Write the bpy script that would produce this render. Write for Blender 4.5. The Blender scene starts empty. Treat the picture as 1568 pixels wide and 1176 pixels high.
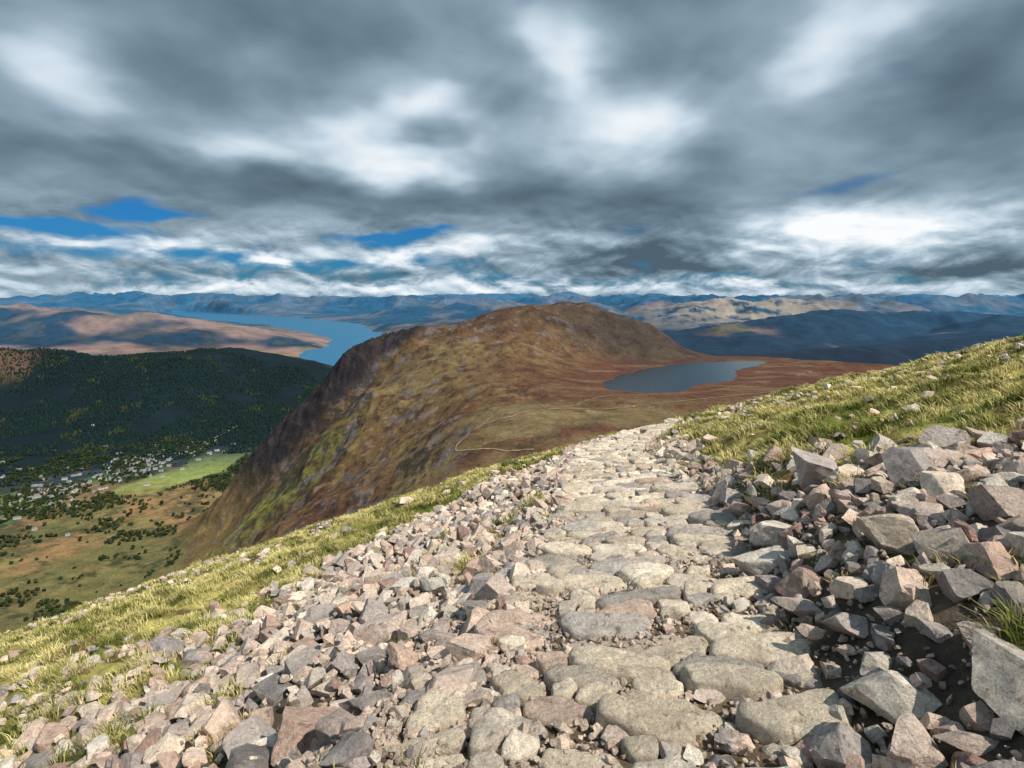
import bpy, bmesh, math, random
import numpy as np
from mathutils import noise as mnoise, Vector
rng=np.random.default_rng(7); random.seed(7)
sc=bpy.context.scene
try:
    sc.view_settings.view_transform='Standard'; sc.view_settings.look='None'; sc.view_settings.exposure=0
except Exception: pass

# ------------------------------------------------------------ numpy helpers
def _h(ix,iy,s):
    n=(ix.astype(np.int64)*374761393+iy.astype(np.int64)*668265263+s*1442695041)&0xffffffff
    n=((n^(n>>13))*1274126177)&0xffffffff
    n=(n^(n>>16))&0xffffffff
    return n.astype(np.float64)/4294967295.0*2*np.pi
def gn(x,y,s=0):
    x=np.asarray(x,float);y=np.asarray(y,float)
    ix=np.floor(x);iy=np.floor(y);fx=x-ix;fy=y-iy
    u=fx*fx*fx*(fx*(fx*6-15)+10);v=fy*fy*fy*(fy*(fy*6-15)+10)
    def g(a,b):
        t=_h(ix+a,iy+b,s);return np.cos(t)*(fx-a)+np.sin(t)*(fy-b)
    return 1.4*((g(0,0)*(1-u)+g(1,0)*u)*(1-v)+(g(0,1)*(1-u)+g(1,1)*u)*v)
def fbm(x,y,o=5,s=0,rough=.5):
    r=0;a=1;t=0
    for i in range(o):
        r=r+a*gn(x,y,s+i*17);t+=a;a*=rough;x=x*2.03+3.1;y=y*2.03+1.7
    return r/t*1.5
def ridged(x,y,o=5,s=0,rough=.5):
    r=0;a=1;t=0
    for i in range(o):
        r=r+a*(1-np.abs(gn(x,y,s+i*13))*1.6)**2;t+=a;a*=rough;x=x*2.07+5.3;y=y*2.07+2.1
    return r/t
def ss(a,b,x):
    t=np.clip((x-a)/(b-a),0,1);return t*t*(3-2*t)
def lerp(a,b,t): return a+(b-a)*t
def mixc(c,col,m): return c*(1-m[:,None])+np.asarray(col)[None,:]*m[:,None]

def make_mesh(name,V,F,mat=None,smooth=False,col=None,parent=None):
    V=np.asarray(V,np.float32);F=np.asarray(F,np.int32);k=F.shape[1]
    me=bpy.data.meshes.new(name)
    me.vertices.add(len(V));me.vertices.foreach_set('co',V.ravel())
    me.loops.add(F.size);me.loops.foreach_set('vertex_index',F.ravel())
    me.polygons.add(len(F));me.polygons.foreach_set('loop_start',np.arange(0,F.size,k,dtype=np.int32))
    me.polygons.foreach_set('use_smooth',np.full(len(F),smooth))
    me.update(calc_edges=True)
    if col is not None:
        at=me.color_attributes.new('Col','FLOAT_COLOR','POINT')
        c=np.ones((len(V),4),np.float32);c[:,:3]=col;at.data.foreach_set('color',c.ravel())
    ob=bpy.data.objects.new(name,me);sc.collection.objects.link(ob)
    if mat: me.materials.append(mat)
    if parent: ob.parent=parent
    return ob

def ico(k):
    bm=bmesh.new();bmesh.ops.create_icosphere(bm,subdivisions=k,radius=1)
    V=np.array([v.co[:] for v in bm.verts]);F=np.array([[v.index for v in f.verts] for f in bm.faces]);bm.free()
    return V,F

# ------------------------------------------------------------ materials
class NT:
    def __init__(s,nt): s.nt=nt
    def n(s,t,**k):
        nd=s.nt.nodes.new(t)
        for a,b in k.items(): setattr(nd,a,b)
        return nd
    def l(s,a,b): s.nt.links.new(a,b)
    def put(s,sock,v):
        if isinstance(v,bpy.types.NodeSocket): s.l(v,sock)
        else: sock.default_value=v
    def m(s,op,a,b=0.0,c=None,clamp=False):
        nd=s.n('ShaderNodeMath',operation=op,use_clamp=clamp)
        s.put(nd.inputs[0],a);s.put(nd.inputs[1],b)
        if c is not None:s.put(nd.inputs[2],c)
        return nd.outputs[0]
    def vm(s,op,a,b=(0,0,0)):
        nd=s.n('ShaderNodeVectorMath',operation=op);s.put(nd.inputs[0],a);s.put(nd.inputs[1],b)
        return nd.outputs['Value'] if op in('LENGTH','DOT_PRODUCT') else nd.outputs[0]
    def scale(s,a,f):
        nd=s.n('ShaderNodeVectorMath',operation='SCALE');s.put(nd.inputs[0],a);s.put(nd.inputs['Scale'],f);return nd.outputs[0]
    def noise(s,vec,scale,det=5,rough=.55,dist=0.0):
        nd=s.n('ShaderNodeTexNoise');s.l(vec,nd.inputs['Vector'])
        nd.inputs['Scale'].default_value=scale;nd.inputs['Detail'].default_value=det
        nd.inputs['Roughness'].default_value=rough;nd.inputs['Distortion'].default_value=dist
        return nd
    def ramp(s,f,stops):
        nd=s.n('ShaderNodeValToRGB');s.l(f,nd.inputs[0]);e=nd.color_ramp.elements
        while len(e)<len(stops): e.new(.5)
        for i,(p,c) in enumerate(stops):
            e[i].position=p;e[i].color=(c[0],c[1],c[2],1)
        return nd.outputs[0]
    def mix(s,f,a,b,bt='MIX'):
        nd=s.n('ShaderNodeMix',data_type='RGBA',blend_type=bt)
        s.put(nd.inputs[0],f);s.put(nd.inputs[6],a);s.put(nd.inputs[7],b);return nd.outputs[2]
def newmat(name,rough=.95,spec=.2):
    m=bpy.data.materials.new(name);m.use_nodes=True;t=NT(m.node_tree)
    b=m.node_tree.nodes['Principled BSDF'];b.inputs['Roughness'].default_value=rough
    b.inputs['Specular IOR Level'].default_value=spec
    geo=t.n('ShaderNodeNewGeometry');return m,t,b,geo.outputs['Position']
def colmat(name,s1,s2,amp=(.6,1.4),bump=.5,bdist=.02,bscale=30,rough=.95,det=4,spec=.1):
    m,t,b,P=newmat(name,rough,spec)
    a=t.n('ShaderNodeAttribute',attribute_name='Col').outputs['Color']
    n1=t.noise(P,s1,det,.65).outputs[0];n2=t.noise(P,s2,det,.7).outputs[0]
    f=t.m('MULTIPLY',t.m('MULTIPLY',n1,n2),4.0)
    f=t.m('MULTIPLY_ADD',f,amp[1]-amp[0],amp[0])
    t.l(t.scale(a,f),b.inputs['Base Color'])
    bn=t.noise(P,bscale,det+1,.7).outputs[0]
    bp=t.n('ShaderNodeBump');bp.inputs['Strength'].default_value=bump;bp.inputs['Distance'].default_value=bdist
    t.l(bn,bp.inputs['Height']);t.l(bp.outputs[0],b.inputs['Normal'])
    return m

def rockmat(name,lichen=.5):
    m,t,b,P=newmat(name,.88,.3)
    a=t.n('ShaderNodeAttribute',attribute_name='Col').outputs['Color']
    n1=t.noise(P,6,4,.65);n2=t.noise(P,42,4,.7).outputs[0];n3=t.noise(P,13,5,.72,.5).outputs[0]
    f=t.m('MULTIPLY_ADD',t.m('MULTIPLY',n1.outputs[0],n2),3.1,.30)
    c=t.scale(a,f)
    c=t.mix(t.m('MULTIPLY',t.ramp(n3,[(.55,(0,0,0)),(.64,(1,1,1))]),lichen),c,(.60,.56,.48,1))
    c=t.mix(t.m('MULTIPLY',t.ramp(n3,[(.34,(1,1,1)),(.42,(0,0,0))]),.65),c,(.12,.08,.06,1))
    sp=t.noise(P,150,2,.6).outputs[0]
    c=t.mix(t.m('MULTIPLY',t.ramp(sp,[(.36,(1,1,1)),(.43,(0,0,0))]),.5),c,(.15,.11,.09,1))
    t.l(c,b.inputs['Base Color'])
    bp=t.n('ShaderNodeBump');bp.inputs['Strength'].default_value=1.0;bp.inputs['Distance'].default_value=.04
    t.l(t.noise(P,20,7,.74).outputs[0],bp.inputs['Height']);t.l(bp.outputs[0],b.inputs['Normal'])
    return m

# ------------------------------------------------------------ near slope
_py=np.array([-6,0,2.2,4.7,7,11.2,15,17.5,19.6,23,30]);_px=np.array([-1.2,-.1,.42,1.15,1.68,2.13,2.75,4.0,5.6,9,16])
_ys=np.linspace(-6,30,361);_xs=np.interp(_ys,_py,_px);_k=np.ones(15)/15
_xs=np.convolve(np.pad(_xs,7,mode='edge'),_k,'valid')
def xc(y): return np.interp(y,_ys,_xs)
def plane(x,y):
    return -1.7-.215*y+.30*x-.05*(np.sqrt(x*x+1)-1)-.006*np.maximum(0,y-14)**2
PW=.90
def hn(x,y,fine=True):
    x=np.asarray(x,float);y=np.asarray(y,float)
    c=xc(y);u=x-c;z=plane(x,y)
    m=(1-ss(PW,PW+1.0,np.abs(u)))*(1-ss(26,32,y))
    z=lerp(z,plane(c,y)+.10*u-.03,m)
    off=ss(PW,PW+.5,np.abs(u))
    z=z+off*(.22*fbm(x/2.6,y/2.6,3,3))
    z=z+ss(PW-.05,PW+.55,u)*.20*(1-ss(5,14,y)*.6)*(1-ss(3,8,u)*.5)
    if fine:
        g=grassz(x,y)
        z=z+off*g*(.17*fbm(x/.95,y/.65,3,11)+.035*gn(x/.2,y/.17,5))+.012*gn(x/.12,y/.12,9)
    return z
def rockleft(y): return np.interp(y,[0,2,5,9,12.5,15,16.5],[-5.2,-5.0,-4.3,-3.1,-2.0,-.2,1.8])
def rockmask(x,y):
    n=fbm(x/1.1,y/1.1,3,21)*.9
    u=x-xc(y)
    L=ss(-.4,.4,x-rockleft(y)+n)*(u<-PW+.1)*(y<17.5)*(1-.85*ss(.24,.40,fbm(x/1.0+7,y/1.5,3,28))*(y>4))
    R=ss(-.5,.6,(6.3-.28*(x-2.8))-y+n*1.3)*(u>PW-.1)*(1-.92*ss(.16,.34,fbm(x/.9,y/.9,3,29)))
    S=ss(PW+.75,PW+.35,np.abs(u)+n*.4)*(np.abs(u)>PW-.1)*.8
    return np.clip(np.maximum(np.maximum(L,R),S),0,1)
def grassz(x,y):
    return (1-rockmask(x,y))*(np.abs(x-xc(y))>PW)
def yelf(x,y): return ss(-.45,.45,fbm(x/1.3,y/.5,4,31,.6)+.45*fbm(x/5,y/2,2,5)-.06*ss(1,5,x))
def brf(x,y): return ss(.10,.36,fbm(x/1.2,y/.5,4,51))

def angs(a0,a1,n,back):
    f=np.linspace(a0,a1,n);b=np.linspace(a1,a0+360,back+2)[1:-1]
    return np.radians(np.concatenate([f,b]))
def polar(rs,an):
    R,A=np.meshgrid(rs,an,indexing='ij');x=(R*np.sin(A)).ravel();y=(R*np.cos(A)).ravel()
    nr,na=R.shape;i=np.arange(nr-1)[:,None]*na;j=np.arange(na)[None,:]
    j2=(j+1)%na
    F=np.stack([(i+j),(i+na+j),(i+na+j2),(i+j2)],-1)
    return x,y,F.reshape(-1,4)[:,::-1]

an=angs(-60,60,680,60)
x,y,F=polar(np.geomspace(.35,85,500),an)
z=hn(x,y)
g=grassz(x,y);pm=(np.abs(x-xc(y))<PW)
yel=yelf(x,y)
grn=np.array([.08,.10,.02])[None,:]*(1-yel[:,None])+np.array([.34,.30,.10])[None,:]*yel[:,None]
grn=mixc(grn,(.085,.052,.026),brf(x,y)*.85)
soil=np.array([.075,.06,.045])[None,:]*(1+.3*fbm(x/.3,y/.3,2,8))[:,None]
col=soil*(1-g[:,None])+grn*g[:,None]
col=np.where(pm[:,None],np.array([.12,.09,.062])[None,:],col)
m_near=colmat('slope_turf',3,25,(.35,1.45),.8,.03,45)
make_mesh('mountain_slope',np.c_[x,y,z],F,m_near,True,np.clip(col,0,1))

# ------------------------------------------------------------ paved path slabs
def clip(poly,px,py,nx,ny):
    out=[];n=len(poly)
    for i in range(n):
        a=poly[i];b=poly[(i+1)%n]
        da=(a[0]-px)*nx+(a[1]-py)*ny;db=(b[0]-px)*nx+(b[1]-py)*ny
        if da<=0: out.append(a)
        if (da<0)!=(db<0) and da!=db:
            t=da/(da-db);out.append((a[0]+(b[0]-a[0])*t,a[1]+(b[1]-a[1])*t))
    return out
seeds=[];s=.5
while s<27:
    d=random.uniform(.12,.23) if s<6 else random.uniform(.15,.26)
    wl=-PW+random.uniform(-.14,.12);wr=PW+random.uniform(-.12,.14);u=wl
    while u<wr-.10:
        w=random.choice([random.uniform(.13,.28),random.uniform(.28,.5),random.uniform(.4,.78)])
        if u+w>wr-.12:w=wr-u
        uu=u+w/2
        if w>.30:
            j=random.uniform(-.03,.03);t_=random.gauss(0,.028)
            seeds.append((uu-w*.28,s+d/2+j-t_));k0=len(seeds)-1
            seeds.append((uu,s+d/2+j,k0));seeds.append((uu+w*.28,s+d/2+j+t_,k0))
        else: seeds.append((uu,s+d/2+random.uniform(-.05,.05)))
        u+=w
    s+=d
grp=[];pts=[]
for q in seeds:
    if len(q)==3: grp.append(grp[q[2]])
    else: grp.append(len(pts))
    pts.append(q[:2])
P2=np.array(pts);P2[:,1]+=.07*np.sin(P2[:,0]*2.3+P2[:,1]*1.3)+.09*gn(P2[:,0]*1.7,P2[:,1]*1.3,4)
cells={}
for i,(a,b) in enumerate(P2):
    poly=[(a-.32,b-.17),(a+.32,b-.17),(a+.32,b+.17),(a-.32,b+.17)]
    dd=np.hypot(P2[:,0]-a,P2[:,1]-b);idx=np.argsort(dd)[1:24]
    for j in idx:
        if grp[j]==grp[i]: continue
        c,e=P2[j];L=math.hypot(c-a,e-b)
        if L<1e-4: continue
        poly=clip(poly,(a+c)/2,(b+e)/2,(c-a)/L,(e-b)/L)
        if len(poly)<3: break
    if len(poly)>=3: cells.setdefault(grp[i],[]).append(poly)
def hull(p):
    p=sorted(set((round(a,5),round(b,5)) for a,b in p))
    def half(p):
        o=[]
        for q in p:
            while len(o)>=2 and (o[-1][0]-o[-2][0])*(q[1]-o[-2][1])-(o[-1][1]-o[-2][1])*(q[0]-o[-2][0])<=0:o.pop()
            o.append(q)
        return o[:-1]
    return half(p)+half(p[::-1])
VV=[];FF=[];CC=[];base=0;N=32;holes=[]
rings=[(1.03,-.16),(1.02,-.055),(1.0,-.022),(.945,-.006),(.84,0),(.66,.003),(.45,.004),(.22,.004)]
ftop=[]
for r in range(len(rings)-1):
    for k in range(N):
        k2=(k+1)%N;a,b,c2,d2=r*N+k,r*N+k2,(r+1)*N+k2,(r+1)*N+k
        ftop+=[(a,b,c2),(a,c2,d2)]
r=len(rings)-1
for k in range(N): ftop.append((r*N+k,r*N+(k+1)%N,len(rings)*N))
ftop=np.array(ftop)
e=.05
def world(q):
    sx=q[:,1];cx=xc(sx);dx=(xc(sx+e)-xc(sx-e))/(2*e);ln=np.sqrt(1+dx*dx)
    return cx+q[:,0]/ln,sx-q[:,0]*dx/ln
for gi,pl in cells.items():
    poly=hull([q for p in pl for q in p])
    if len(poly)<3: continue
    A=np.array(poly)
    A[:,0]=np.clip(A[:,0],-PW-.16,PW+.16)
    c0=A.mean(0)
    if random.random()<.09+.14*(abs(c0[0])>.6): holes.append(c0);continue
    for _ in range(2):
        B=np.roll(A,-1,0);A=np.stack([A*.80+B*.20,A*.20+B*.80],1).reshape(-1,2)
    seg=np.hypot(*(np.roll(A,-1,0)-A).T);cu=np.r_[0,np.cumsum(seg)];tt=np.linspace(0,cu[-1],N,endpoint=False)
    AA=np.vstack([A,A[:1]]);A=np.c_[np.interp(tt,cu,AA[:,0]),np.interp(tt,cu,AA[:,1])]
    c=A.mean(0);rel=A-c;L=np.hypot(*rel.T)[:,None]
    if L.max()<.05: continue
    sd=random.uniform(0,99)
    rel=rel*(1-(.008+random.random()*.014)/L)*(1+.11*gn(rel[:,0]*8+sd,rel[:,1]*8)+.06*gn(rel[:,0]*23+sd,rel[:,1]*23))[:,None]
    lev=random.gauss(.060,.026)
    wc=world(c[None,:]);zc=hn(wc[0],wc[1],False)[0]
    tx=.10+random.gauss(0,.06);ty=-.02+random.gauss(0,.08)
    vs=[]
    for f,dz in rings:
        wx,wy=world(c+rel*f)
        zz=zc+lev+dz*(1+.35*gn(rel[:,0]*6+sd,rel[:,1]*6))+tx*(wx-wc[0])+ty*(wy-wc[1])
        if f<1.01: zz=zz+.021*fbm(wx/.13+sd,wy/.08,4,int(sd))*(1 if f<.97 else .5)
        vs.append(np.c_[wx,wy,zz])
    vs.append(np.array([[wc[0][0],wc[1][0],vs[-1][:,2].mean()]]))
    v=np.vstack(vs);VV.append(v)
    FF.append(ftop+base);base+=len(v)
    pal=[(.78,.67,.52),(.72,.61,.47),(.82,.72,.58),(.62,.54,.45),(.66,.50,.40),(.48,.43,.39)]
    cc=np.array(random.choices(pal,[4,4,3,2.6,1.5,1.8])[0])*random.uniform(.72,1.10)
    CC.append(np.tile(cc,(len(v),1)))
m_slab=rockmat('path_stone',.3);m_rock=rockmat('fieldstone',.5)
make_mesh('stone_path',np.vstack(VV),np.vstack(FF),m_slab,True,np.vstack(CC))

# ------------------------------------------------------------ rocks
def variant(k,seed,nz=.045):
    r=np.random.default_rng(seed);V,F=ico(k)
    V=V.copy()*1.25
    Qm,_=np.linalg.qr(r.normal(size=(3,3)))
    ns=[]
    for a in range(3):
        for sgn in (-1,1):
            n=Qm[:,a]*sgn+r.normal(size=3)*.22;ns.append((n/np.linalg.norm(n),r.uniform(.5,.8)))
    for _ in range(r.integers(4,9)):
        n=r.normal(size=3);n/=np.linalg.norm(n);ns.append((n,r.uniform(.62,.9)))
    for _ in range(2):
        for n,d in ns:
            ds=np.maximum(V@n-d,0);V-=ds[:,None]*n*.95
    if k>=3:
        o=r.uniform(0,50,3)
        for i in range(len(V)):
            p=Vector(V[i]*2.4+o);V[i]*=1+nz*mnoise.fractal(p,.9,2.1,4)
    V/=np.abs(V).max();return V,F
def rotm(yaw,tx,ty):
    cz,sz=np.cos(yaw),np.sin(yaw);cx,sx=np.cos(tx),np.sin(tx);cy,sy=np.cos(ty),np.sin(ty);n=len(yaw);O=np.zeros(n);I=np.ones(n)
    Z=np.array([[cz,-sz,O],[sz,cz,O],[O,O,I]]).transpose(2,0,1)
    X=np.array([[I,O,O],[O,cx,-sx],[O,sx,cx]]).transpose(2,0,1)
    Y=np.array([[cy,O,sy],[O,I,O],[-sy,O,cy]]).transpose(2,0,1)
    return Z@X@Y
pal_rock=np.array([(.76,.58,.47),(.62,.50,.43),(.47,.41,.38),(.80,.66,.53),(.57,.40,.32),(.33,.30,.29),(.78,.70,.60),(.40,.26,.22)])
wr=np.array([4,3.6,2.6,4.2,1.5,1.9,2.6,1.0]);wr/=wr.sum()
def scatter(name,pos,size,variants,flat=(.5,.85),tilt=.5,mat=m_rock,cols=None):
    n=len(pos);yaw=rng.uniform(0,6.28,n);R=rotm(yaw,rng.normal(0,tilt,n),rng.normal(0,tilt,n))
    S=np.c_[size*rng.uniform(.85,1.5,n),size*rng.uniform(.6,.95,n),size*rng.uniform(flat[0],flat[1],n)]
    if cols is None:
        cols=pal_rock[rng.choice(len(pal_rock),n,p=wr)]*rng.uniform(.75,1.15,n)[:,None]
    vi=rng.integers(0,len(variants),n);Vs=[];Fs=[];Cs=[];b=0
    for k,(V,F) in enumerate(variants):
        id=np.where(vi==k)[0]
        if len(id)==0: continue
        W=np.einsum('nij,nvj->nvi',R[id],V[None]*S[id][:,None,:])+pos[id][:,None,:]
        Vs.append(W.reshape(-1,3));Fs.append((F[None]+(np.arange(len(id))*len(V))[:,None,None]+b).reshape(-1,3));b+=len(id)*len(V)
        Cs.append(np.repeat(cols[id],len(V),0))
    return make_mesh(name,np.vstack(Vs),np.vstack(Fs),mat,False,np.vstack(Cs))
cellz={};acc=[]
def tryadd(x,y,r,k=.8):
    c=.5;ix,iy=int(math.floor(x/c)),int(math.floor(y/c))
    for a in (-1,0,1):
        for b in (-1,0,1):
            for (X,Y,Rr) in cellz.get((ix+a,iy+b),()):
                if (X-x)**2+(Y-y)**2<(k*(Rr+r))**2: return False
    cellz.setdefault((ix,iy),[]).append((x,y,r));acc.append((x,y,r));return True
for (px_,py_,pr) in [(3.05,5.3,.30),(3.75,4.7,.25),(3.2,4.3,.20),(4.6,4.4,.25),(2.5,3.0,.17),(3.6,3.4,.22),(3.2,2.3,.2),(-1.1,4.4,.20),(-1.7,3.2,.2),(-.6,6.0,.19)]:
    tryadd(px_,py_,pr)
for (r0,r1,n,k) in [(.13,.19,1700,.98),(.10,.14,5500,.84),(.065,.10,14000,.78),(.042,.065,24000,.76)]:
    X=rng.uniform(-6.2,7.0,n);Y=rng.uniform(.8,18,n)
    X=np.where(Y>8,xc(Y)+rng.uniform(-5.2,2.4,n),X)
    M=rockmask(X,Y)*(Y>.9);keep=rng.uniform(0,1,n)<M
    if r0>.12: keep&=(Y<6.5)
    u=np.abs(X-xc(Y))
    for a,b,kp,uu in zip(X,Y,keep,u):
        if not kp: continue
        r=random.uniform(r0,r1)
        if uu<PW+r*.5: continue
        tryadd(a,b,r,k)
acc=np.array(acc)
def zr(a,up): return np.c_[a[:,0],a[:,1],hn(a[:,0],a[:,1],False)+up]
v4=[variant(4,100+i) for i in range(24)];v3=[variant(3,200+i) for i in range(26)];v2=[variant(2,300+i) for i in range(16)]
dist=np.hypot(acc[:,0],acc[:,1]);big=(acc[:,2]/dist>.022);mid=(~big)&(acc[:,2]/dist>.007);sm=~(big|mid)
a=acc[big];scatter('boulder_scree',zr(a,a[:,2]*.22),a[:,2]*1.28,v4,tilt=.38)
a=acc[mid];scatter('rock_scree',zr(a,a[:,2]*.3),a[:,2]*1.35,v3,tilt=.55)
a=acc[sm];scatter('rock_scree',zr(a,a[:,2]*.3),a[:,2]*1.35,v2,tilt=.55)
n=5200;X=rng.uniform(-6,7,n);Y=rng.uniform(1,15,n)
k=(rng.uniform(0,1,n)<rockmask(X,Y)*.8)&(np.abs(X-xc(Y))>PW+.05);X=X[k];Y=Y[k];r=rng.uniform(.025,.07,len(X))
scatter('loose_stones',np.c_[X,Y,hn(X,Y,False)+rng.uniform(.0,.13,len(X))],r,v3,(.55,.9),.9)
hp=np.array(holes);X=[];Y=[]
for c in hp:
    for _ in range(6):
        q=world(np.array([[c[0]+random.gauss(0,.09),c[1]+random.gauss(0,.06)]]));X.append(q[0][0]);Y.append(q[1][0])
X=np.array(X);Y=np.array(Y)
scatter('path_infill_stones',np.c_[X,Y,hn(X,Y,False)+.02],rng.uniform(.03,.085,len(X)),v3,(.5,.8),.4)
n=18000;Y=1+15*rng.uniform(0,1,n)**1.5;X=xc(Y)+rng.normal(0,1,n)*(.9+.5*(rng.uniform(0,1,n)<.5));
k=(rockmask(X,Y)>.2)|(np.abs(X-xc(Y))<PW+.1);X=X[k];Y=Y[k];r=rng.uniform(.008,.024,len(X))
n2=8000;Yb=rng.normal(4.6,2.6,n2);Xb=xc(Yb)-PW-.35+rng.normal(0,.38,n2);kb=Yb>1;Xb=Xb[kb];Yb=Yb[kb]
X=np.r_[X,Xb];Y=np.r_[Y,Yb];r=np.r_[r,rng.uniform(.012,.036,len(Xb))]
scatter('gravel',np.c_[X,Y,hn(X,Y,False)+.005+rng.uniform(0,.03,len(X))],r,v2,(.6,.9),.8,cols=np.array([.66,.53,.43])*rng.uniform(.6,1.2,(len(X),1)))
n=4600;X=rng.uniform(-22,18,n);Y=rng.uniform(3,24,n);k=(grassz(X,Y)>.5)&((fbm(X/3,Y/3,3,77)>.06)|((X>0)&(fbm(X/1.6,Y/1.6,3,78)>.06)));X=X[k];Y=Y[k];r=.03+.15*rng.uniform(0,1,len(X))**2.2
ext=650;X=np.r_[X,rng.normal(-11.5,3.4,ext)];Y=np.r_[Y,18.4+rng.normal(0,.9,ext)+.02*X[-ext:]];r=np.r_[r,rng.uniform(.04,.14,ext)]
X=np.r_[X,rng.uniform(-9.5,-3.2,900)];Y=np.r_[Y,rng.uniform(2.5,8.5,900)];r=np.r_[r,.03+.11*rng.uniform(0,1,900)**1.5]
X=np.r_[X,rng.uniform(4.5,9.5,260)];Y=np.r_[Y,rng.normal(17,1.6,260)];r=np.r_[r,rng.uniform(.04,.16,260)]
kk=np.abs(X-xc(Y))>PW+.1;X=X[kk];Y=Y[kk];r=r[kk]
scatter('scattered_rocks',np.c_[X,Y,hn(X,Y)+r*.4],r,v3,(.4,.7),.3)

# ------------------------------------------------------------ grass
def blades(name,X,Y,nb,h,spread,wind,col0,col1):
    n=len(X);T=np.repeat(np.arange(n),nb);M=len(T)
    a=rng.uniform(0,6.28,M);rr=spread[T]*np.sqrt(rng.uniform(0,1,M))
    bx=X[T]+rr*np.cos(a);by=Y[T]+rr*np.sin(a);bz=hn(bx,by)-.01
    H=h[T]*rng.uniform(.55,1.15,M);d=np.hypot(bx,by);w=(.0024+.00050*d)*rng.uniform(.7,1.4,M)
    lx=np.cos(a)*.45+wind[0]+rng.normal(0,.28,M);ly=np.sin(a)*.45+wind[1]+rng.normal(0,.28,M)
    ang=rng.uniform(0,3.14,M);wx=np.cos(ang)*w;wy=np.sin(ang)*w*.5
    B=np.c_[bx,by,bz]
    mid=B+np.c_[lx*H*.35,ly*H*.35,H*.6];tip=B+np.c_[lx*H*1.0,ly*H*1.0,H*.85]
    Wv=np.c_[wx,wy,np.zeros(M)]
    V=np.stack([B-Wv,B+Wv,mid-Wv*.7,mid+Wv*.7,tip],1).reshape(-1,3)
    o=(np.arange(M)*5)[:,None]
    F=np.concatenate([o+np.array([[0,1,3]]),o+np.array([[0,3,2]]),o+np.array([[2,3,4]])],0)
    t=np.clip(rng.normal(0,.14,M)+rng.normal(0,.24,n)[T]+yelf(bx,by),0,1)[:,None]
    C=(np.array(col0)*(1-t)+np.array(col1)*t)*rng.uniform(.65,1.25,(M,1))*rng.uniform(.72,1.15,n)[T][:,None]
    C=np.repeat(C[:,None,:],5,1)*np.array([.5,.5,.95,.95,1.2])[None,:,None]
    return make_mesh(name,V,F,m_grass,False,np.clip(C.reshape(-1,3),0,.9))
m_grass,t,b,P=newmat('grass_blade',.8,.15)
a_=t.n('ShaderNodeAttribute',attribute_name='Col').outputs['Color'];t.l(a_,b.inputs['Base Color'])
n=28000;th=np.radians(rng.uniform(-54,54,n));R=2+24*rng.uniform(0,1,n)**.75
X=R*np.sin(th);Y=R*np.cos(th);g=grassz(X,Y)*(1-.88*brf(X,Y));cl=ss(-.2,.25,fbm(X/.95,Y/.65,3,11))
k=(rng.uniform(0,1,n)<g*(.05+.95*cl));X=X[k];Y=Y[k];R=R[k];cl=cl[k]
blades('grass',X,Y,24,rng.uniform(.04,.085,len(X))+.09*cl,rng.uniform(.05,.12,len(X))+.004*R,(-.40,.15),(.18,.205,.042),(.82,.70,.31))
n=1500;X=rng.uniform(-5,7,n);Y=rng.uniform(1.4,8,n);k=(rockmask(X,Y)>.2)&(np.abs(X-xc(Y))>PW)&(fbm(X/.9,Y/.9,2,91)>.0);X=X[k];Y=Y[k]
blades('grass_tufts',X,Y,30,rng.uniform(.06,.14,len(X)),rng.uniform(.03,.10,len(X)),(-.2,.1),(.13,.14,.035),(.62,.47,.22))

# ------------------------------------------------------------ landscape heights
TP=np.array([
(0,60,-26),(60,60,-13),(-60,60,-48),(120,60,0),(-120,60,-78),(0,0,-6),(100,0,12),(-100,0,-48),(200,0,40),(-200,0,-115),(-500,0,-330),(500,0,100),(-1000,0,-680),(-1500,0,-760),(1200,0,200),
(0,200,-76),(65,200,-58),(130,200,-42),(-100,200,-112),(-200,200,-150),(0,400,-152),(130,400,-112),(360,400,-66),(-200,400,-212),(-400,400,-300),(0,600,-201),(190,600,-162),(300,600,-145),
(0,700,-212),(256,800,-196),(400,800,-180),(700,700,-110),(1000,1000,-160),(1500,1000,-140),(320,1000,-204),(-60,850,-212),(-200,900,-305),(-400,800,-402),(-600,600,-440),(-900,900,-655),(-1200,600,-740),
(0,1050,-208),(-90,1000,-225),(-300,1000,-345),(-500,1000,-470),(-700,1000,-600),(-125,1250,-222),(-264,1550,-190),(-387,1450,-260),(-479,1400,-335),(-532,1350,-415),(-700,1300,-590),(-753,1330,-640),(-952,1480,-735),(-250,1250,-290),(-380,1180,-370),
(-600,1510,-450),(-720,1510,-570),(-850,1470,-690),(-480,1600,-330),(-400,1650,-250),(-620,1620,-420),(-760,1600,-560),
(-495,1800,-150),(-590,1760,-257),(-704,1720,-392),(-836,1700,-520),(-990,1650,-705),(-400,1850,-132),(-187,1900,-86),(-10,1950,-50),(140,2000,-38),(325,2050,-46),(519,2050,-112),(602,2000,-172),(740,1900,-206),
(128,1650,-162),(190,1380,-203),(300,1750,-185),(361,1850,-160),(300,1450,-212),(450,1400,-212),(500,1700,-212),(700,1300,-204),(800,1600,-206),(600,1100,-202),(1000,1500,-204),(1000,1800,-207),(1250,1500,-206),(1500,1700,-215),
(140,2600,-300),(600,2600,-520),(-500,2500,-560),(-200,2250,-190),(-700,2200,-620),(900,2400,-500),(1300,2300,-450),(1700,2400,-550),(2200,1800,-400),(2500,1000,-200),(0,3100,-640),(-1200,1500,-752),(-1350,1300,-752),(-1000,2000,-745),(-1000,2400,-752),(-1300,2800,-755),(-1900,2000,-755),(-2200,1500,-755),(-1800,1100,-758),(-2500,500,-760),(-2000,2600,-755),(700,3000,-680),(1700,3000,-680),(2500,2200,-650)],float)
def _U(r2): return .5*r2*np.log(r2+1e-12)
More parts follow.
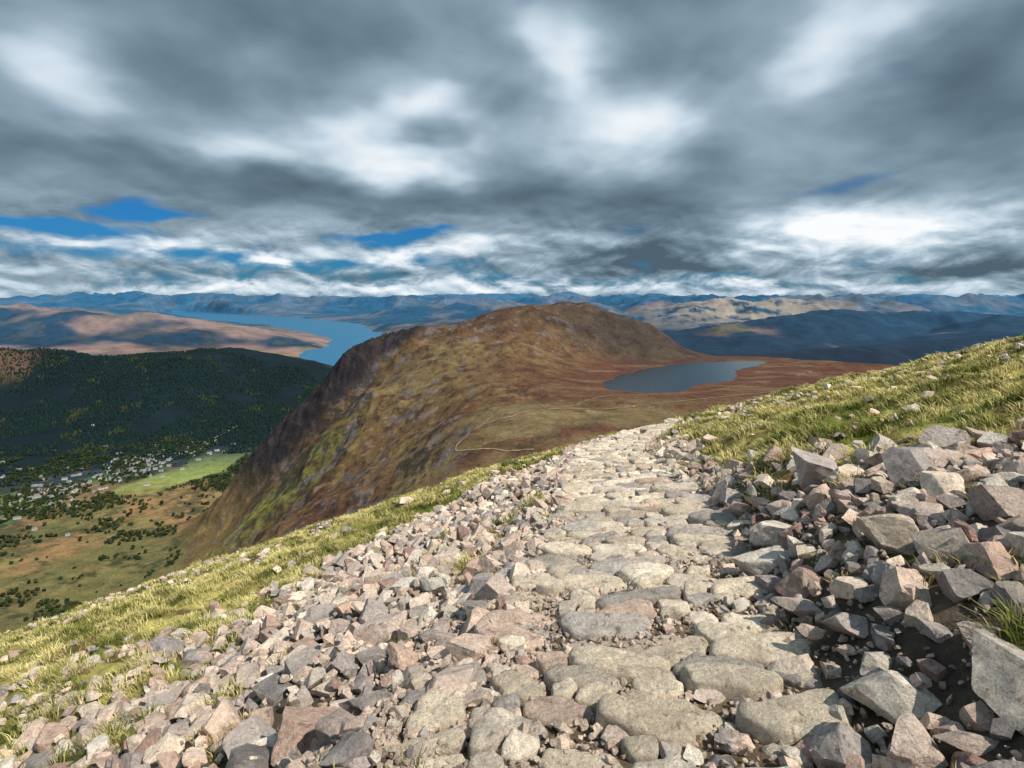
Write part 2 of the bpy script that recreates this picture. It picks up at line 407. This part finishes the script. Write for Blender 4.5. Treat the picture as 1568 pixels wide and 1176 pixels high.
Q=TP[:,:2]/1000;nq=len(Q);K=_U(((Q[:,None]-Q[None])**2).sum(-1))+np.eye(nq)*2e-4
Pm=np.c_[np.ones(nq),Q];A=np.block([[K,Pm],[Pm.T,np.zeros((3,3))]])
W=np.linalg.solve(A,np.r_[TP[:,2],0,0,0])
def tps(x,y):
    x=x/1000;y=y/1000;o=W[nq]+W[nq+1]*x+W[nq+2]*y
    for i in range(nq): o=o+W[i]*_U((x-Q[i,0])**2+(y-Q[i,1])**2)
    return o
LK=np.array([(206,1289),(250,1400),(312,1492),(446,1667),(620,1769),(824,1785),(760,1680),(625,1560),(574,1395),(500,1330),(431,1289),(386,1215),(303,1173),(226,1215)],float)
for _ in range(2):
    B=np.roll(LK,-1,0);LK=np.stack([LK*.75+B*.25,LK*.25+B*.75],1).reshape(-1,2)
def sdpoly(x,y,Pp):
    out=np.full(x.shape,400.);k=(x>-120)&(x<1150)&(y>850)&(y<2100)
    x=x[k];y=y[k];d=np.full(x.shape,1e9);ins=np.zeros(x.shape,bool);n=len(Pp)
    for i in range(n):
        ax,ay=Pp[i];bx,by=Pp[(i+1)%n];ex,ey=bx-ax,by-ay
        t=np.clip(((x-ax)*ex+(y-ay)*ey)/(ex*ex+ey*ey),0,1)
        d=np.minimum(d,np.hypot(x-ax-t*ex,y-ay-t*ey))
        c=((ay>y)!=(by>y))&(x<(bx-ax)*(y-ay)/(by-ay+1e-9)+ax);ins^=c
    sdv=np.where(ins,-d,d)+14*fbm(x/70,y/70,3,97)
    out[k]=np.minimum(sdv,400);return out
def pline(x,y,pts):
    d=np.full(x.shape,1e9);hz=np.zeros(x.shape)
    for a,b in zip(pts[:-1],pts[1:]):
        ex,ey=b[0]-a[0],b[1]-a[1];t=np.clip(((x-a[0])*ex+(y-a[1])*ey)/(ex*ex+ey*ey),0,1)
        dd=np.hypot(x-a[0]-t*ex,y-a[1]-t*ey);h=a[2]+(b[2]-a[2])*t
        m=dd<d;d=np.where(m,dd,d);hz=np.where(m,h,hz)
    return d,hz
SEA=-780
LOCH=[(-1500,6300,260),(-2250,7300,330),(-2500,9000,260),(-2950,11000,420),(-5950,16500,1000),(-10500,21500,1300),(-17000,27500,1400)]
RIDGES=[
 ([(-6500,2600,-330),(-4200,3300,-360),(-2900,3750,-385),(-2000,3900,-390),(-1500,4000,-440),(-1050,4200,-600)],620),
 ([(-12500,9000,20),(-8650,9500,-70),(-7550,9400,-150),(-5930,9300,-310),(-4290,9100,-560),(-3500,8900,-720)],1300),
 ([(-26000,33000,250),(-19000,31500,60),(-13000,30000,120),(-8500,28500,-60)],1700),
 ([(-4200,20500,-420),(-2600,19000,-200),(-500,18500,-260),(2500,18500,-160)],1400),
 ([(-9500,27500,-150),(-5000,26500,60),(0,26500,-60),(5000,25000,90)],1600),
 ([(-3000,13400,-640),(-1000,12500,-480),(500,13000,-360),(2500,13000,-330)],1000),
 ([(3600,13500,-150),(5300,13000,-50),(7300,13300,-95),(9500,14000,-150)],1600),
 ([(5000,20500,-50),(9000,20000,60),(14000,20000,-40),(20000,20500,80)],1700),
 ([(2600,8200,-480),(4300,8800,-330),(6400,9800,-190),(8000,10000,-230)],1300),
 ([(6500,7500,-420),(8200,8600,-190),(11000,9500,-80)],1300),
 ([(2200,5600,-600),(4200,6200,-500),(6500,6000,-420)],800),
]
def hfar(x,y):
    r=np.hypot(x,y)
    z=-762+6*fbm(x/500,y/500,3,5)+60*ss(4500,8000,r)*np.clip(fbm(x/1300,y/900,4,8),0,1)
    A_=ss(9000,16000,r)*330+ss(16000,42000,r)*850
    A_=A_*(1-.85*ss(-1200,-3200,x)*(1-ss(22000,29000,r)))
    hh=fbm(x/8000+.3,y/5000,5,401,.42)*.55+.35*ridged(x/9000+.7,y/7000,4,441,.4)+.14
    z=z+A_*np.clip(hh,0,2)*1.2
    for p,w in RIDGES:
        d,h=pline(x+260*fbm(x/1400,y/1400,3,9),y+360*fbm(x/1500,y/1500,3,19),p)
        f=1/(1+(d/w)**2)**1.6
        zz=-762+(h+762)*f*(1+.36*(ridged(x/1700,y/1700,4,55,.42)-.5)+.12*fbm(x/2600,y/2600,2,56)*(w>700))
        z=np.maximum(z,zz)
    d,w=pline(x+260*fbm(x/1200,y/1200,3,2),y+200*fbm(x/1500,y/1500,3,12),LOCH)
    m=ss(w,w*1.2+450,d);z=lerp(SEA-25+0*x,z,m)
    return z
CLIFF=[(-400,1850,0),(-495,1800,0),(-590,1760,0),(-704,1720,0),(-836,1700,0),(-960,1660,0)]
def hland(x,y):
    r=np.hypot(x,y);w=1-ss(2500,3200,r);z=np.zeros(x.shape)
    i=w>0;j=w<1
    zm=np.zeros(x.shape);zf=np.zeros(x.shape)
    if i.any():
        X=x[i];Y=y[i];t=tps(X,Y);hill=ss(-740,-640,t)
        sd=sdpoly(X,Y,LK)
        am=ss(0,300,sd)*hill*ss(150,700,np.hypot(X,Y))
        flat=1-ss(12,60,np.abs(t+206))
        am=am*(1-.6*flat)
        cl,_=pline(X,Y,CLIFF);cl=np.exp(-(cl/80)**2)
        t=t+am*(20*fbm(X/230,Y/230,4,71)+32*(ridged(X/330+Y/600,Y/420,6,72,.48)-.5)+5*fbm(X/38,Y/38,4,73,.55))
        t=t+hill*cl*(24*(ridged(X/50,Y/75,4,91)-.45)+12)
        t=np.maximum(t,-757+2*fbm(X/300,Y/300,2,3))
        t=np.where(sd<160,lerp(-205+sd*.03,np.maximum(t,-205+sd*.01),ss(0,160,sd)),t)
        t=np.where(sd<0,-205+sd*.2,t);zm[i]=t
    if j.any(): zf[j]=hfar(x[j],y[j])
    return zm*w+zf*(1-w)

FIELD=[(-1440,3350,0),(-1400,2850,0),(-1370,2380,0),(-1480,2150,0)]
def landcol(x,y,z,slope):
    r=np.hypot(x,y);n1=fbm(x/160,y/160,6,501,.6);n2=fbm(x/38,y/38,5,502,.68);n3=fbm(x/700,y/700,5,503)
    c=np.tile(np.array([.095,.057,.030]),(len(x),1))
    c=mixc(c,(.072,.032,.021),ss(-.15,.3,n1+.4*n2+.3*n3))
    c=mixc(c,(.13,.10,.045),ss(.1,.5,.7*n2+.7*n3+.45*fbm(x/300,y/190,4,509))*.85)
    c=mixc(c,(.034,.024,.019),ss(.06,.38,-n2+.4*n1)*.68)
    sh=np.exp(-(((x+230)/190)**2+((y-1520)/240)**2));c=mixc(c,(.13,.105,.048),np.clip(sh*1.1,0,1)*ss(-.3,.2,n2+.4*n1)*.85)
    plat=(1-ss(4,26,np.abs(z+207)+10*n1))*ss(1050,1250,y)*ss(-60,160,x)
    c=mixc(c,(.076,.033,.024),plat*(.6+.4*ss(-.2,.2,n2)))
    c=mixc(c,(.11,.08,.045),plat*ss(.2,.4,fbm(x/220,y/60,4,507))*.7)
    fg=ss(.0,.35,fbm(x/210+9,y/210,4,515)+.25)*(1-ss(1000,1150,y))*(x>-200)
    c=mixc(c,(.135,.105,.055),fg*.6)
    crest=np.exp(-((y-1900-.05*x)/150)**2)*ss(-550,-300,x)*ss(-180,-110,z);c=mixc(c,(.050,.033,.025),crest*.7*ss(-.4,.2,n2+n1))
    sp=np.exp(-(((x+610)/180)**2+((y-1290)/140)**2));c=mixc(c,(.12,.13,.03),np.clip(sp*1.5,0,1)*ss(-.4,.15,n2))
    sc_=ss(.10,.30,fbm(x/60,y/60,5,520,.68)+.25*n1)*ss(.35,.6,slope);c=mixc(c,(.12,.11,.115),sc_*.6)
    cr=ss(.9,1.25,slope+.35*n2);c=mixc(c,(.032,.028,.028),cr*.65)
    cl,_=pline(x+25*n2,y,CLIFF);c=mixc(c,(.018,.017,.021),np.clip(ss(140,75,cl)*(.95+.6*n2),0,1)*ss(-720,-600,z))
    summ=ss(330,80,np.hypot((x-460)/1.5,(y-1940)/1.0)+90*n1);c=mixc(c,(.036,.029,.026),summ*.88)
    val=ss(-700,-740,z)
    fld=fbm(np.floor(x/130+.25*gn(x/500,y/500,2))*1.7,np.floor(y/170+x/900)*1.3,1,540)
    v=np.tile(np.array([.070,.075,.028]),(len(x),1))
    v=mixc(v,(.08,.13,.034),ss(.08,.13,fld));v=mixc(v,(.13,.09,.05),ss(-.12,-.2,fld));v=mixc(v,(.020,.036,.020),ss(-.10,.10,n1)*.9)
    d,_=pline(x+25*n1,y,FIELD);v=mixc(v,(.16,.20,.06),ss(125,85,d))
    br=ss(-1750,-1350,x+120*n1)*ss(2300,2000,y+100*n1);v=mixc(v,(.20,.12,.06),br*(.35+.65*ss(.2,-.2,n2+.5*n1)))
    v=mixc(v,(.085,.09,.034),br*ss(-.1,.25,n3+.3*n1)*.7)
    v=mixc(v,(.035,.04,.022),br*ss(.12,.35,fbm(x/120,y/80,5,530,.65))*.85)
    d,_=pline(x+60*gn(x/300,y/300,6),y,[(-2600,1700,0),(-2200,2250,0),(-1950,2700,0),(-1750,3300,0)]);v=mixc(v,(.06,.10,.15),ss(16,9,d))
    c=c*(1-val[:,None])+v*val[:,None]
    lo=ss(-480,-640,z)*(1-val);c=mixc(c,(.14,.10,.04),lo*.5*(r<3000))
    f=ss(2600,3100,r)
    fc=np.tile(np.array([.15,.098,.068]),(len(x),1))
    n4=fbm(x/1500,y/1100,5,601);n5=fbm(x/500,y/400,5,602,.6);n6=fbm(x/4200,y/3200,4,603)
    fc=mixc(fc,(.09,.080,.042),ss(-.1,.3,n5))
    cloudshade=ss(-.12,.22,n4*.5+n6*.9+.12*n5+ss(-300,-700,z)*.18+ss(0,3000,x)*ss(14000,9000,y)*.6)
    fc=mixc(fc,(.005,.018,.038),cloudshade*.95)  # cloud shadow on the far hills, painted in as dark blue ground colour
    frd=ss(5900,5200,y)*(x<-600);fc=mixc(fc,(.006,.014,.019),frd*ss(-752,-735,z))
    top=frd*ss(.12,.3,n4-n5*.3)*ss(-560,-450,z);fc=mixc(fc,(.11,.07,.05),top*.8)
    lh=ss(12500,11500,y)*ss(6600,7400,y)*(x<-2200)*ss(-.35,0,n4+.3)
    fc=mixc(fc,(.22,.138,.105),lh*.88*(1-ss(.0,.35,n6+.5*n4)));fc=mixc(fc,(.07,.06,.035),lh*ss(.05,.35,n5)*.5)
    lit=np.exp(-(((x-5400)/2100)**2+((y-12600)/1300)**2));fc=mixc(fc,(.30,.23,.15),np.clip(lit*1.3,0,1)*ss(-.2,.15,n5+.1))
    shore=(z<-735)&(r>5500);fc=mixc(fc,(.13,.14,.06),shore*ss(-.1,.25,n5)*.6*(x<1500))
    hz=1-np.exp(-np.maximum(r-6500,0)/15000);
    fc=fc*(1-hz[:,None]*.88)+np.array([.020,.095,.19])[None,:]*hz[:,None]  # blue aerial haze blended into the vertex colour by distance
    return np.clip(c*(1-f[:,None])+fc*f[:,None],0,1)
an=angs(-60,60,860,50)
def build(name,rs,mat):
    x,y,F=polar(rs,an);z=hland(x,y)
    Z=z.reshape(len(rs),-1);X=x.reshape(Z.shape);Y=y.reshape(Z.shape)
    dr=np.gradient(Z,axis=0)/np.gradient(rs)[:,None]
    da=np.gradient(Z,axis=1)/np.maximum(np.hypot(np.gradient(X,axis=1),np.gradient(Y,axis=1)),1e-3)
    sl=np.sqrt(dr**2+np.clip(da,-5,5)**2).ravel()
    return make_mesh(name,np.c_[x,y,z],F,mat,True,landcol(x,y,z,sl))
m_hill=colmat('moorland',.02,.14,(.30,1.55),.9,6,.09,det=5)
m_far=colmat('highland',.0012,.006,(.6,1.3),.6,20,.005)
rs=np.r_[np.geomspace(60,600,70)[:-1],np.geomspace(600,3200,560)]
build('hill',rs,m_hill)
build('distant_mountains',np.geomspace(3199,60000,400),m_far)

# ------------------------------------------------------------ water
def watermat(name,c,rough,spec=.5):
    m,t,b,P=newmat(name,rough,spec);b.inputs['Base Color'].default_value=c+(1,);b.inputs['IOR'].default_value=1.33
    n=t.noise(P,.05,4,.6).outputs[0];bp=t.n('ShaderNodeBump');bp.inputs['Strength'].default_value=.3;bp.inputs['Distance'].default_value=1.5
    t.l(n,bp.inputs['Height']);t.l(bp.outputs[0],b.inputs['Normal']);return m
def poly_sheet(name,pts,z,mat):
    me=bpy.data.meshes.new(name);me.from_pydata([(a,b,z) for a,b in pts],[],[list(range(len(pts)))]);me.update()
    o=bpy.data.objects.new(name,me);sc.collection.objects.link(o);me.materials.append(mat);return o
d=LK-LK.mean(0);LK2=LK+d/np.hypot(*d.T)[:,None]*22
poly_sheet('mountain_lake',LK2[::-1],-205.0,watermat('lake_water',(.010,.026,.042),.2,.22))
poly_sheet('sea_loch',[(-40000,5000),(2000,5000),(2000,45000),(-40000,45000)],SEA,watermat('loch_water',(.025,.15,.29),.4,.15))

# ------------------------------------------------------------ hill footpath
def ribbon(name,pts,w,mat,up=.8):
    p=np.array(pts,float)
    for _ in range(3):
        q=np.stack([p[:-1]*.75+p[1:]*.25,p[:-1]*.25+p[1:]*.75],1).reshape(-1,2);p=np.vstack([p[:1],q,p[-1:]])
    s=np.r_[0,np.cumsum(np.hypot(*np.diff(p,axis=0).T))];t=np.arange(0,s[-1],4.)
    p=np.c_[np.interp(t,s,p[:,0]),np.interp(t,s,p[:,1])];p+=np.c_[gn(t/25,t*0,3),gn(t/25,t*0+5,4)]*3.5
    g=np.gradient(p,axis=0);g/=np.hypot(*g.T)[:,None];nrm=np.c_[-g[:,1],g[:,0]]
    ww=(w*(1+.35*gn(t/12,t*0+9,8)))[:,None]
    L=p+nrm*ww/2;R=p-nrm*ww/2
    V=np.vstack([np.c_[L,hland(L[:,0],L[:,1])+up],np.c_[R,hland(R[:,0],R[:,1])+up]]);n=len(p);i=np.arange(n-1)
    make_mesh(name,V,np.c_[i,i+n,i+n+1,i+1],mat,False,np.tile((.25,.19,.13),(len(V),1)))
m_tr=colmat('trodden_gravel',.3,2,(.6,1.3),.3,.1,3)
ribbon('hill_footpath',[(30,740),(-40,780),(-92,815),(-75,860),(-59,905),(10,925),(77,970),(180,1010),(269,1045),(420,1120),(596,1200),(800,1290),(1000,1400)],2.6,m_tr,1.0)
ribbon('hill_footpath',[(77,970),(150,1090),(210,1150),(300,1150),(420,1180),(560,1300)],1.8,m_tr,1.0)
ribbon('valley_road',[(-1900,1500),(-1760,1900),(-1690,2150),(-1600,2450),(-1560,2800),(-1530,3050)],6,m_tr,1.0)

# ------------------------------------------------------------ trees (distant masses)
def coneT():
    V=[];F=[]
    for (z0,z1,r) in [(.12,.62,.30),(.42,1.0,.2)]:
        b=len(V);V+= [(r*math.cos(i*1.2566)*(1+.2*math.sin(i*5+z0*9)),r*math.sin(i*1.2566),z0) for i in range(5)]+[(0,0,z1)]
        F+=[(b+i,b+(i+1)%5,b+5) for i in range(5)]
    return np.array(V,float),np.array(F)
def blobT(seed):
    r=np.random.default_rng(seed);V,F=ico(2);Vs=[];Fs=[];b=0
    for i in range(3):
        o=np.array([r.uniform(-.28,.28),r.uniform(-.28,.28),r.uniform(.45,.75)]);v=V*r.uniform(.22,.36)*(1+.25*r.normal(size=(len(V),1)))+o
        k=r.uniform(0,1,len(F))<.7;Vs.append(v);Fs.append(F[k]+b);b+=len(v)
    t=np.array([(.05,0,0),(-.025,.04,0),(-.025,-.04,0),(0,0,.6)]);Vs.append(t);Fs.append(np.array([(0,1,3),(1,2,3),(2,0,3)])+b)
    return np.vstack(Vs),np.vstack(Fs)
m_tree=colmat('foliage',.08,.5,(.5,1.4),.2,.3,.8,det=2)
def trees(name,X,Y,h,vars_,cols):
    Z=hland(X,Y)-.5;n=len(X);vi=rng.integers(0,len(vars_),n);Vs=[];Fs=[];Cs=[];b=0
    for k,(V,F) in enumerate(vars_):
        id=np.where(vi==k)[0];a=rng.uniform(0,6.28,len(id));c,s=np.cos(a)[:,None],np.sin(a)[:,None]
        H=h[id][:,None];w=np.stack([(V[None,:,0]*c-V[None,:,1]*s)*H+X[id][:,None],(V[None,:,0]*s+V[None,:,1]*c)*H+Y[id][:,None],V[None,:,2]*H+Z[id][:,None]],-1)
        Vs.append(w.reshape(-1,3));Fs.append((F[None]+(np.arange(len(id))*len(V))[:,None,None]+b).reshape(-1,3));b+=len(id)*len(V);Cs.append(np.repeat(cols[id],len(V),0))
    make_mesh(name,np.vstack(Vs),np.vstack(Fs),m_tree,False,np.vstack(Cs))
n=44000;X=rng.uniform(-4600,-1000,n);Y=rng.uniform(2500,3950,n);Z=hland(X,Y)
k=(Z>-748)&(fbm(X/260,Y/260,4,801)>-.30)&(np.abs(X/Y)<1.1);X=X[k];Y=Y[k]
cc=np.array([.008,.020,.019])*rng.uniform(.6,1.5,(len(X),1));au=(rng.uniform(0,1,len(X))<.55)&(fbm(X/180,Y/180,3,803)>.33);cc[au]=np.array([.040,.050,.018])*rng.uniform(.6,1.2,(au.sum(),1))
trees('conifer_forest',X,Y,rng.uniform(11,18,len(X)),[coneT()],cc)
n=26000;X=rng.uniform(-2800,-900,n);Y=rng.uniform(1200,3500,n);Z=hland(X,Y);d,_=pline(X,Y,FIELD)
fo=fbm(X/190,Y/230,4,811);hedge=np.abs(fbm(X/170,Y/140,3,812))<.03
k=(Z<-728)&(d>110)&((fo>.12)|hedge|((np.hypot((X+1750)/380,(Y-2300)/520)<1)&(fo>-.15)))&~((X>-1450)&(Y<2100)&(fo<.30)&~hedge);X=X[k];Y=Y[k]
pt=np.array([(.03,.05,.018),(.04,.05,.018),(.07,.06,.022),(.020,.035,.02)]);cc=pt[rng.choice(4,len(X),p=[.4,.25,.1,.25])]*rng.uniform(.5,1.1,(len(X),1))
trees('valley_woodland',X,Y,rng.uniform(7,14,len(X)),[blobT(i) for i in range(5)],cc)
# ------------------------------------------------------------ village
def house(L,Wd,H):
    a,b=L/2,Wd/2
    V=[(-a,-b,0),(a,-b,0),(a,b,0),(-a,b,0),(-a,-b,H),(a,-b,H),(a,b,H),(-a,b,H),(-a,0,H+Wd*.42),(a,0,H+Wd*.42)]
    e=.5;k=len(V)
    V+=[(-a-e,-b-e,H-.2),(a+e,-b-e,H-.2),(a+e,0,H+Wd*.42+.35),(-a-e,0,H+Wd*.42+.35),(a+e,b+e,H-.2),(-a-e,b+e,H-.2)]
    c=a*.6;V+=[(c-.5,-.5,H+Wd*.3),(c+.5,-.5,H+Wd*.3),(c+.5,.5,H+Wd*.3),(c-.5,.5,H+Wd*.3),(c-.5,-.5,H+Wd*.42+1.4),(c+.5,-.5,H+Wd*.42+1.4),(c+.5,.5,H+Wd*.42+1.4),(c-.5,.5,H+Wd*.42+1.4)]
    F=[((0,1,5,4),0),((1,2,6,5),0),((2,3,7,6),0),((3,0,4,7),0),((4,7,8),0),((5,9,6),0),((k,k+1,k+2,k+3),1),((k+3,k+2,k+4,k+5),1)]
    q=k+6;F+=[((q,q+1,q+5,q+4),0),((q+1,q+2,q+6,q+5),0),((q+2,q+3,q+7,q+6),0),((q+3,q,q+4,q+7),0),((q+4,q+5,q+6,q+7),0)]
    for i in range(3):
        wx=-a+L*(.2+.3*i)-.6;w=len(V);V+=[(wx,-b-.03,1),(wx+1.3,-b-.03,1),(wx+1.3,-b-.03,2.4),(wx,-b-.03,2.4)];F.append(((w,w+1,w+2,w+3),2))
    return V,F
def plain(name,c,sc_=.5):
    m,t,b,P=newmat(name,.8);n=t.noise(P,sc_,4).outputs[0];t.l(t.ramp(n,[(.3,tuple(i*.8 for i in c)),(.7,c)]),b.inputs['Base Color']);return m
V=[];F=[];MI=[]
for i in range(210):
    if i<160:
        s_=random.gauss(0,1);hx=-1700+s_*70+random.gauss(0,1)*95;hy=2260+s_*250
    else: hx=-2050+random.gauss(0,1)*260;hy=2050+random.gauss(0,1)*280
    a=random.choice([.3,.35,1.9])+random.gauss(0,.1);hz=float(hland(np.array([hx]),np.array([hy]))[0])-.3
    v,f=house(random.uniform(10,24),random.uniform(7,11),random.uniform(3,6.0));b=len(V)
    V+=[(hx+p[0]*math.cos(a)-p[1]*math.sin(a),hy+p[0]*math.sin(a)+p[1]*math.cos(a),hz+p[2]) for p in v]
    F+=[tuple(k+b for k in q[0]) for q in f];MI+=[q[1] for q in f]
me=bpy.data.meshes.new('village_houses');me.from_pydata(V,[],F);me.update()
for m in (plain('white_render',(.7,.69,.66)),plain('slate_roof',(.2,.21,.23)),plain('window_glass',(.05,.06,.07))): me.materials.append(m)
me.polygons.foreach_set('material_index',MI)
sc.collection.objects.link(bpy.data.objects.new('village_houses',me))

# ------------------------------------------------------------ light, sky
AZ=math.radians(122);EL=math.radians(50)
d=Vector((math.sin(AZ)*math.cos(EL),math.cos(AZ)*math.cos(EL),math.sin(EL)))
L=bpy.data.lights.new('sun','SUN');L.energy=5.0;L.angle=math.radians(.5);L.color=(1,.92,.80)
lo=bpy.data.objects.new('sun',L);sc.collection.objects.link(lo);lo.rotation_euler=d.to_track_quat('Z','Y').to_euler()
w=bpy.data.worlds.new('World');sc.world=w;w.use_nodes=True;t=NT(w.node_tree)
bg=w.node_tree.nodes['Background'];bg.inputs[1].default_value=.1
sky=t.n('ShaderNodeTexSky',sky_type='NISHITA',sun_disc=False,sun_elevation=EL,sun_rotation=AZ)
dirv=t.n('ShaderNodeTexCoord').outputs['Generated']
sp=t.n('ShaderNodeSeparateXYZ');t.l(dirv,sp.inputs[0]);dx,dy,dz=sp.outputs
zz=t.m('ADD',t.m('MAXIMUM',dz,0.0),.26)
cb=t.n('ShaderNodeCombineXYZ');t.l(t.m('DIVIDE',dx,zz),cb.inputs[0]);t.l(t.m('DIVIDE',dy,zz),cb.inputs[1]);CP=cb.outputs[0]
az=t.m('MULTIPLY',t.m('ARCTAN2',dx,dy),57.2958);el=t.m('MULTIPLY',t.m('ARCSINE',dz),57.2958)
wn=t.noise(CP,1.4,4,.48).outputs['Color'];sw=t.n('ShaderNodeSeparateColor');t.l(wn,sw.inputs[0])
elf=t.m('MULTIPLY_ADD',el,.06,.15,clamp=True)
az2=t.m('ADD',az,t.m('MULTIPLY',t.m('SUBTRACT',sw.outputs[0],.5),26))
el2=t.m('ADD',el,t.m('MULTIPLY',t.m('MULTIPLY',t.m('SUBTRACT',sw.outputs[1],.5),16),elf))
cv=t.n('ShaderNodeCombineXYZ');t.l(az2,cv.inputs[0]);t.l(el2,cv.inputs[1]);AE=cv.outputs[0]
c0=t.n('ShaderNodeCombineXYZ');t.l(az,c0.inputs[0]);t.l(el,c0.inputs[1])
low=t.vm('MULTIPLY',c0.outputs[0],(.22,.55,0))
def gsum(lst):
    tot=None
    for (a,e,sa,se,am) in lst:
        v=t.vm('SUBTRACT',AE,(a,e,0));v=t.vm('MULTIPLY',v,(1/sa,1/se,0));l=t.vm('LENGTH',v)
        g=t.m('MULTIPLY',t.m('EXPONENT',t.m('MULTIPLY',t.m('MULTIPLY',l,l),-1.0)),am)
        tot=g if tot is None else t.m('ADD',tot,g)
    return tot
bright=gsum([(4,21.5,3,4,.50),(11,17,6,3.0,.55),(30,5.6,4.2,2.4,.76),(-11.5,15,8,1.9,.50),(-38,17,5,2.4,.42),(27.5,21,4,3,.5),(-23,13.5,7,1.4,.3),(-9,4.4,14,.9,.5),(-33,4.8,14,.9,.35),(24,4.6,4,1.3,.3),(38,6,4,2,.28),(0,1.0,60,.9,.38)])
dark=gsum([(-22,22,16,4,.2),(37,15,8,5,.22),(7,9.5,17,2.6,.30),(16,3.8,10,1.4,.5),(-24,10.8,14,1.9,.28),(38,2.8,8,1.3,.42),(15,27,9,3,.15)])
blue=gsum([(-32,8.7,6,.7,1.4),(-10,6.3,7,.75,1.6),(-42,6.2,10,.9,1.5),(32,10.5,4,1.2,.7),(2.5,25.5,2.5,1.5,.5),(-34,3.6,16,1.1,.8),(-16,3.2,12,.8,.75),(0,1.5,60,.7,.45),(20,1.8,20,.8,.35)])
n1=t.noise(CP,1.4,3,.45,.3).outputs[0];n2=t.noise(CP,2.5,5,.45,.25).outputs[0];n4=t.noise(low,1.0,7,.6,.4).outputs[0]
off=t.n('ShaderNodeVectorMath',operation='ADD');t.l(CP,off.inputs[0]);off.inputs[1].default_value=(.05,-.16,0)
n5=t.noise(off.outputs[0],2.5,3,.42,.25).outputs[0]
off2=t.n('ShaderNodeVectorMath',operation='ADD');t.l(low,off2.inputs[0]);off2.inputs[1].default_value=(.05,.30,0)
n6=t.noise(off2.outputs[0],1.0,4,.55,.4).outputs[0]
lowm=t.m('MULTIPLY_ADD',el,-.13,1.25,clamp=True)
B=t.m('ADD',.37,t.m('SUBTRACT',bright,dark))
B=t.m('ADD',B,t.m('MULTIPLY',t.m('SUBTRACT',n1,.5),.50));B=t.m('ADD',B,t.m('MULTIPLY',t.m('SUBTRACT',n2,.5),.34))
B=t.m('ADD',B,t.m('MULTIPLY',t.m('SUBTRACT',n2,n5),.52))
B=t.m('ADD',B,t.m('MULTIPLY',t.m('ADD',t.m('MULTIPLY',t.m('SUBTRACT',n4,n6),1.3),t.m('MULTIPLY',t.m('SUBTRACT',n4,.5),.6)),lowm))
cc=t.ramp(B,[(0,(.8,1.25,1.65)),(.25,(1.65,2.45,3.1)),(.5,(3.2,4.3,5.2)),(.75,(6.2,7.3,8.2)),(1,(9.6,9.8,10))])
msk=t.m('SUBTRACT',1.2,blue);msk=t.m('ADD',msk,t.m('MULTIPLY',t.m('SUBTRACT',n2,.5),1.5))
msk=t.m('ADD',msk,t.m('MULTIPLY',t.m('MULTIPLY',t.m('SUBTRACT',n4,.5),3.4),lowm))
gate=t.ramp(msk,[(.10,(0,0,0)),(.88,(1,1,1))])
sk=t.mix(1.0,sky.outputs[0],(.08,.40,.80,1),'MULTIPLY')
fin=t.mix(gate,sk,cc);t.l(fin,bg.inputs[0])

cam=bpy.data.cameras.new('camera');co=bpy.data.objects.new('camera',cam);sc.collection.objects.link(co);sc.camera=co
cam.lens=19.5;cam.sensor_width=36;cam.clip_start=.05;cam.clip_end=200000
co.location=(0,0,0);co.rotation_euler=(math.radians(90-8.9),0,0)
